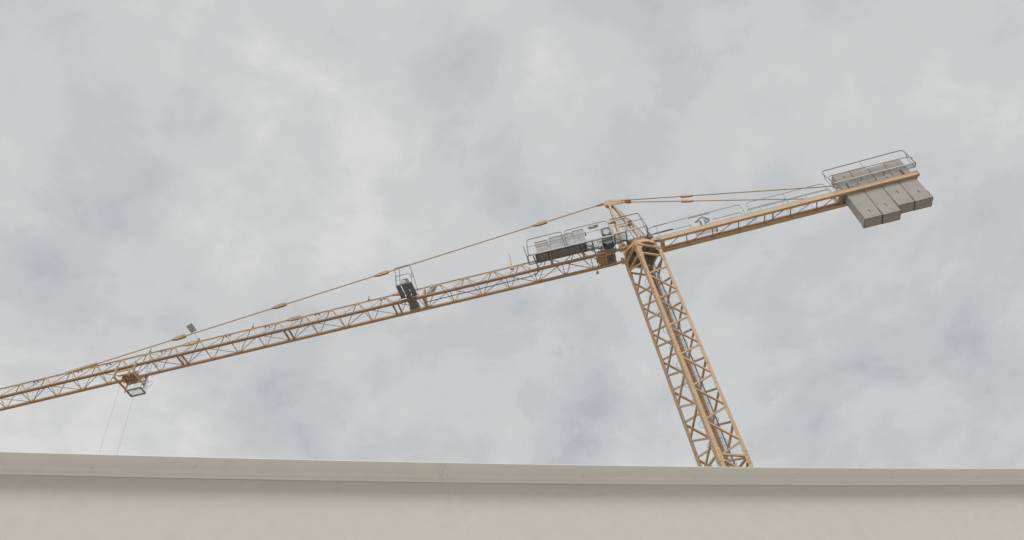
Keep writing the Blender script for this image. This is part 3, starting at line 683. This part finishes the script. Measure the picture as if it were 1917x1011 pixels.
# ------------------------------------------------------------------ ballast blocks, each hung on its own
tops = [1.90, 1.92, 1.72, 1.80]
spec = [(12.00, 12.93, -2.33, 12.50, -1.75, 'leftmost'), (13.01, 13.945, -2.35, 13.48, -1.60, ''), (14.03, 14.90, -1.93, 14.50, -.85, ''), (14.975, 15.90, -1.95, 15.50, -1.24, '')]
lab = ['concrete ballast block nearest the mast, left end of the row hanging in the counter-jib',
       'low-hanging concrete ballast block, second in the row from the mast',
       'short concrete ballast block with its slot high up, third from the mast',
       'concrete ballast block at the outer right tip of the counter-jib']
for i, (x0_, x1_, zb, sx_, sz_, _) in enumerate(spec):
    xc = (x0_+x1_)/2; root = empty('ballast_block', ORG + EU*xc + zofs(Z0+zb), AZ)
    tag(root, lab[i], 'counterweight', 'concrete ballast blocks in the counter-jib')
    hw = (x1_-x0_)/2+.028; b = B(); b.box(-hw, hw, -.33, .33, 0, tops[i]-zb); bo = b.obj('slab', 'concrete', root, bevel=.028)
    b = B(); b.slab([(sx_-xc-.045, -.3315, sz_-zb+.12), (sx_-xc+.005, -.3315, sz_-zb+.12), (sx_-xc+.045, -.3315, sz_-zb-.12), (sx_-xc-.005, -.3315, sz_-zb-.12)], (0, .004, 0)); b.obj('lifting_slot', 'black', root)  # flat plate on the face, the recess shade is in its colour
    if i == 0:
        b = B(); b.slab([(.41-.4, -.3315, 1.49-zb+.09), (.445-.4, -.3315, 1.49-zb+.09), (.49-.4, -.3315, 1.49-zb-.09), (.455-.4, -.3315, 1.49-zb-.09)], (0, .004, 0)); b.obj('lifting_slot', 'black', root)
        b = B(); b.tube([(-.20+.07*math.cos(R(a)), -.331, 1.30+.07*math.sin(R(a))) for a in range(0, 360, 30)], .006, 5, True); b.obj('cast_mark', 'concrete', root)
    e = B(); w_ = .026
    for y in (-.322, .322): e.beam((-hw, y, .006), (hw, y, .006), w_, w_)
    for x in (-hw+.008, hw-.008):
        e.beam((x, -.322, .006), (x, .322, .006), w_, w_)
        for y in (-.322, .322): e.beam((x, y, 0), (x, y, .62 if y < 0 else .3), w_, w_)
    e.obj('edge_strip', 'edge', root)  # dark brown strips along the lower edges of the block
    b = B()
    b.cyl((0, -.56, CB1-zb+.045), (0, .56, CB1-zb+.045), .04, 10)
    b.obj('support_pin', 'galv', root)

# ------------------------------------------------------------------ trolley on the jib
def on_jib(x, y, h):                       # jib frame -> world
    u = -1 + x*math.cos(JROT[1]) + h*math.sin(JROT[1]); w = -x*math.sin(JROT[1]) + h*math.cos(JROT[1])
    return ORG + EU*u + EV*y + zofs(Z0+w)
TX = -31.35
tr = empty('crane_trolley', on_jib(TX+1, 0, 0), 0); tr.rotation_euler = (0, math.atan(T), AZ)
tag(tr, 'brown steel trolley running under the jib with a small grey work basket', 'trolley')
for sx in (-1, 1):
    x = .60*sx; b = B()
    b.beam((x, -.63, .06), (x, -.63, -.80), .07, .13); b.beam((x, .63, .06), (x, .63, -.74), .06, .10)
    b.beam((x, -.66, -.74), (x, .68, -.69), .075, .11); b.beam((x-.05, -.63, .02), (x-.05, -.47, .02), .05, .05)
    b.beam((x, .63, -.72), (x, .63, -.95), .05, .05)
    fo = b.obj('end_frame', 'yellow', tr)
    for y in (-.53, .53): w_ = B(); w_.cyl((x-.02, y-.05, -.14), (x-.02, y+.05, -.14), .075, 12); w_.obj('wheel', 'rail', fo)
b = B()
for y in (-.60, .60): b.beam((-.62, y, -.36), (.62, y, -.36), .06, .09)
b.beam((-.62, -.3, -.40), (.62, -.3, -.40), .06, .10); b.beam((-.62, .32, -.42), (.62, .32, -.42), .06, .10)
b.obj('side_rail', 'yellow', tr)
b = B()
b.box(-.42, .34, -.16, .02, -.62, -.36); b.box(-.30, .38, .10, .30, -.66, -.48); b.box(-.36, -.26, -.30, .42, -.58, -.42); b.box(.10, .20, -.34, .40, -.60, -.40)
b.obj('sheave_block', 'orange', tr)
for x, y in ((-.30, -.06), (.02, .02), (.26, -.06), (-.1, .22)):
    b = B(); b.cyl((x, y-.035, -.42), (x, y+.035, -.42), .19, 18); b.obj('sheave', 'rail', tr)
b = B(); b.cyl((.36, .02, -.50), (.36, .12, -.50), .17, 16); b.cyl((.52, -.1, -.46), (.52, .1, -.46), .07, 10); b.obj('rope_tensioner', 'galv', tr)
# work basket
bx0, bx1, by0, by1, bz = .06, .99, -.10, .50, -1.60
b = B()
b.box(bx0, bx1, by0, by0+.05, bz, bz+.11); b.box(bx0, bx1, by1-.05, by1, bz, bz+.11); b.box(bx0, bx0+.05, by0+.051, by1-.051, bz, bz+.11); b.box(bx1-.05, bx1, by0+.051, by1-.051, bz, bz+.11)
bk = b.obj('basket', 'grey', tr)
b = B()
for i in range(16): x = bx0+.08+i*.052; b.box(x-.002, x+.002, by0+.052, by1-.052, bz+.03, bz+.036)
for i in range(6): y = by0+.10+i*.08; b.box(bx0+.052, bx1-.052, y-.002, y+.002, bz+.0305, bz+.0355)
b.obj('basket_floor', 'white', bk)
for x in (bx0+.03, bx1-.03):
    for y in (by0+.03, by1-.03): bar('basket_post', (x, y, bz+.1), (x, y, -.66), .022, 'galv', bk, n=5)
for z in (-1.12, -.72):
    for y in (by0+.03, by1-.03): bar('basket_rail', (bx0+.03, y, z), (bx1-.03, y, z), .018, 'galv', bk, n=5)
    for x in (bx0+.03, bx1-.03): bar('basket_rail', (x, by0+.03, z), (x, by1-.03, z), .018, 'galv', bk, n=5)
bar('basket_rail', (bx0+.25, by0+.03, -1.5), (bx0+.03, by0+.03, -.72), .018, 'galv', bk, n=5)
b = B()                                    # caged ladder between basket and jib
for y in (-.18, .18):
    b.cyl((1.08, y, -1.55), (1.08, y, 1.0), .013, 5)
for i in range(9): b.cyl((1.08, -.18, -1.4+i*.28), (1.08, .18, -1.4+i*.28), .010, 5)
for z in (-1.25, -.55, .2, .8):
    b.tube([(1.08+.5*math.sin(R(t)), -.30*math.cos(R(t)), z) for t in range(15, 170, 22)], .011, 5)
b.obj('caged_ladder', 'galv', tr)
# hoist rope with hook block (hidden behind the building)
hr = B(); HB = 9.0
ra, rb_ = on_jib(-31.9+1, 0, -.55), on_jib(-30.78+1, .02, -.55)
for p in (ra, rb_): hr.cyl(p, Vector((p.x, p.y, HB)), .0095, 6)
hro = hr.obj('hoist_rope', 'rope')
tag(hro, 'two thin steel hoist rope falls hanging from the trolley', 'rope')
mid_ = (ra+rb_)/2
hb = empty('hook_block', (mid_.x, mid_.y, HB-1.2), AZ); tag(hb, 'crane hook block hanging at the end of the hoist rope', 'hook')
b = B(); b.slab([(-.72, -.06, 1.05), (.72, -.06, 1.05), (.80, -.06, .85), (.15, -.06, .45), (-.15, -.06, .45), (-.80, -.06, .85)], (0, .12, 0)); b.obj('side_plate', 'yellow', hb)
for x in (-.56, .56): B().cyl((x, -.1, 1.02), (x, .1, 1.02), .20, 18).obj('sheave', 'rail', hb)
B().tube([(0, 0, .5), (0, 0, .25), (.1, 0, .1), (.08, 0, -.05), (-.06, 0, -.1), (-.15, 0, 0)], .04, 8).obj('hook', 'dark', hb)

# ------------------------------------------------------------------ signs
SX0, SX1, SZ0, SZ1, SY = 3.41, 4.71, .50, 2.13, .425
sg = empty('sign_board', ORG + EU*((SX0+SX1)/2) + EV*SY + zofs(Z0+SZ0), AZ)
tag(sg, 'white sign board with a blue arrow logo hanging on the counter-jib railing', 'sign')
sw, sh = SX1-SX0, SZ1-SZ0
B().box(-sw/2, sw/2, -.012, .012, sh*.40, sh).obj('panel', 'white', sg)
B().box(-sw/2, sw/2, -.012, .012, 0, sh*.40-.002).obj('lower_panel', 'signback', sg)
b = B(); b.beam((-sw/2-.12, .0, sh*.50), (-sw/2-.001, 0, sh*.50), .02, .22); b.beam((-sw/2, -.02, sh+.02), (sw/2+.03, -.02, sh+.02), .03, .035); b.obj('frame', 'signback', sg)
for a in (.12, .47, .83): b = B(); b.beam((-sw/2+a*sw, .0, sh), (-sw/2+a*sw, .02, sh+.15), .035, .03); b.obj('hanger', 'galv', sg)
det = 510*430 + 130*150                    # photo coordinates of the print -> board coordinates
def lg(x, y):
    dx, dy = x-350, y-380; a = (dx*430 - dy*150)/det; c = (dy*510 + dx*130)/det
    return (-sw/2 + a*sw, sh*(1-c))
def printed(name, pts, m, d):
    P = [lg(*p) for p in pts]; B().slab([(x, -.013-d, z) for x, z in P], (0, .0015, 0)).obj(name, m, sg)
printed('logo_roof', [(490, 486), (500, 455), (625, 352), (690, 330), (850, 376), (856, 398), (845, 412), (742, 400), (655, 372), (590, 440), (560, 490), (500, 494)], 'logo', .002)
printed('logo_stem', [(588, 446), (640, 432), (685, 600), (633, 615)], 'logo', .004)
printed('logo_letter_p', [(700, 424), (735, 412), (780, 395), (835, 405), (850, 425), (838, 458), (800, 482), (762, 494), (790, 590), (745, 602)], 'logo', .006)
cx, cz = lg(773, 440); B().cyl((cx, -.0225, cz), (cx, -.0205, cz), .055, 14).obj('logo_letter_hole', 'white', sg)
printed('logo_arrow', [(655, 374), (748, 404), (706, 412), (745, 590), (690, 604), (641, 432), (590, 444)], 'white', .0085)

pc = on_jib(-28.05+1, -.0, 2.60); pn = empty('perforated_plate', on_jib(-27.35+1, 0, HT+.05), 0); pn.rotation_euler = (0, 0, AZ)
tag(pn, 'small dark grey perforated plate leaning on a thin rod above the jib', 'plate')
off = Vector((-.70, 0, 1.33)); ang = R(-28)
ca, sa = math.cos(ang), math.sin(ang)
def pl(a, c, y): return (off.x + a*ca + c*sa*-1*-1, y, off.z + a*-sa*1 + c*ca) if False else (off.x + a*math.cos(R(28)) - c*math.sin(R(32)), y, off.z + a*math.sin(R(28)) + c*math.cos(R(32)))
b = B(); b.slab([pl(-.19, -.45, -.01), pl(.19, -.45, -.01), pl(.19, .45, -.01), pl(-.19, .45, -.01)], (0, .02, 0)); b.obj('plate', 'grey', pn)
for i in range(6):
    for j in range(2):
        b = B(); a = -.155 + j*.13; c = -.38 + i*.13; b.slab([pl(a, c, -.0135), pl(a+.10, c, -.0135), pl(a+.10, c+.095, -.0135), pl(a, c+.095, -.0135)], (0, .002, 0)); b.obj('perforation', 'dark', pn)
b = B(); b.cyl((0, 0, .0), pl(0, -.44, .012), .024, 6); b.cyl((-.12, 0, -.02), (.02, 0, .22), .055, 8); b.box(-.2, .12, -.06, .06, -.06, .02); b.obj('rod', 'galv', pn)
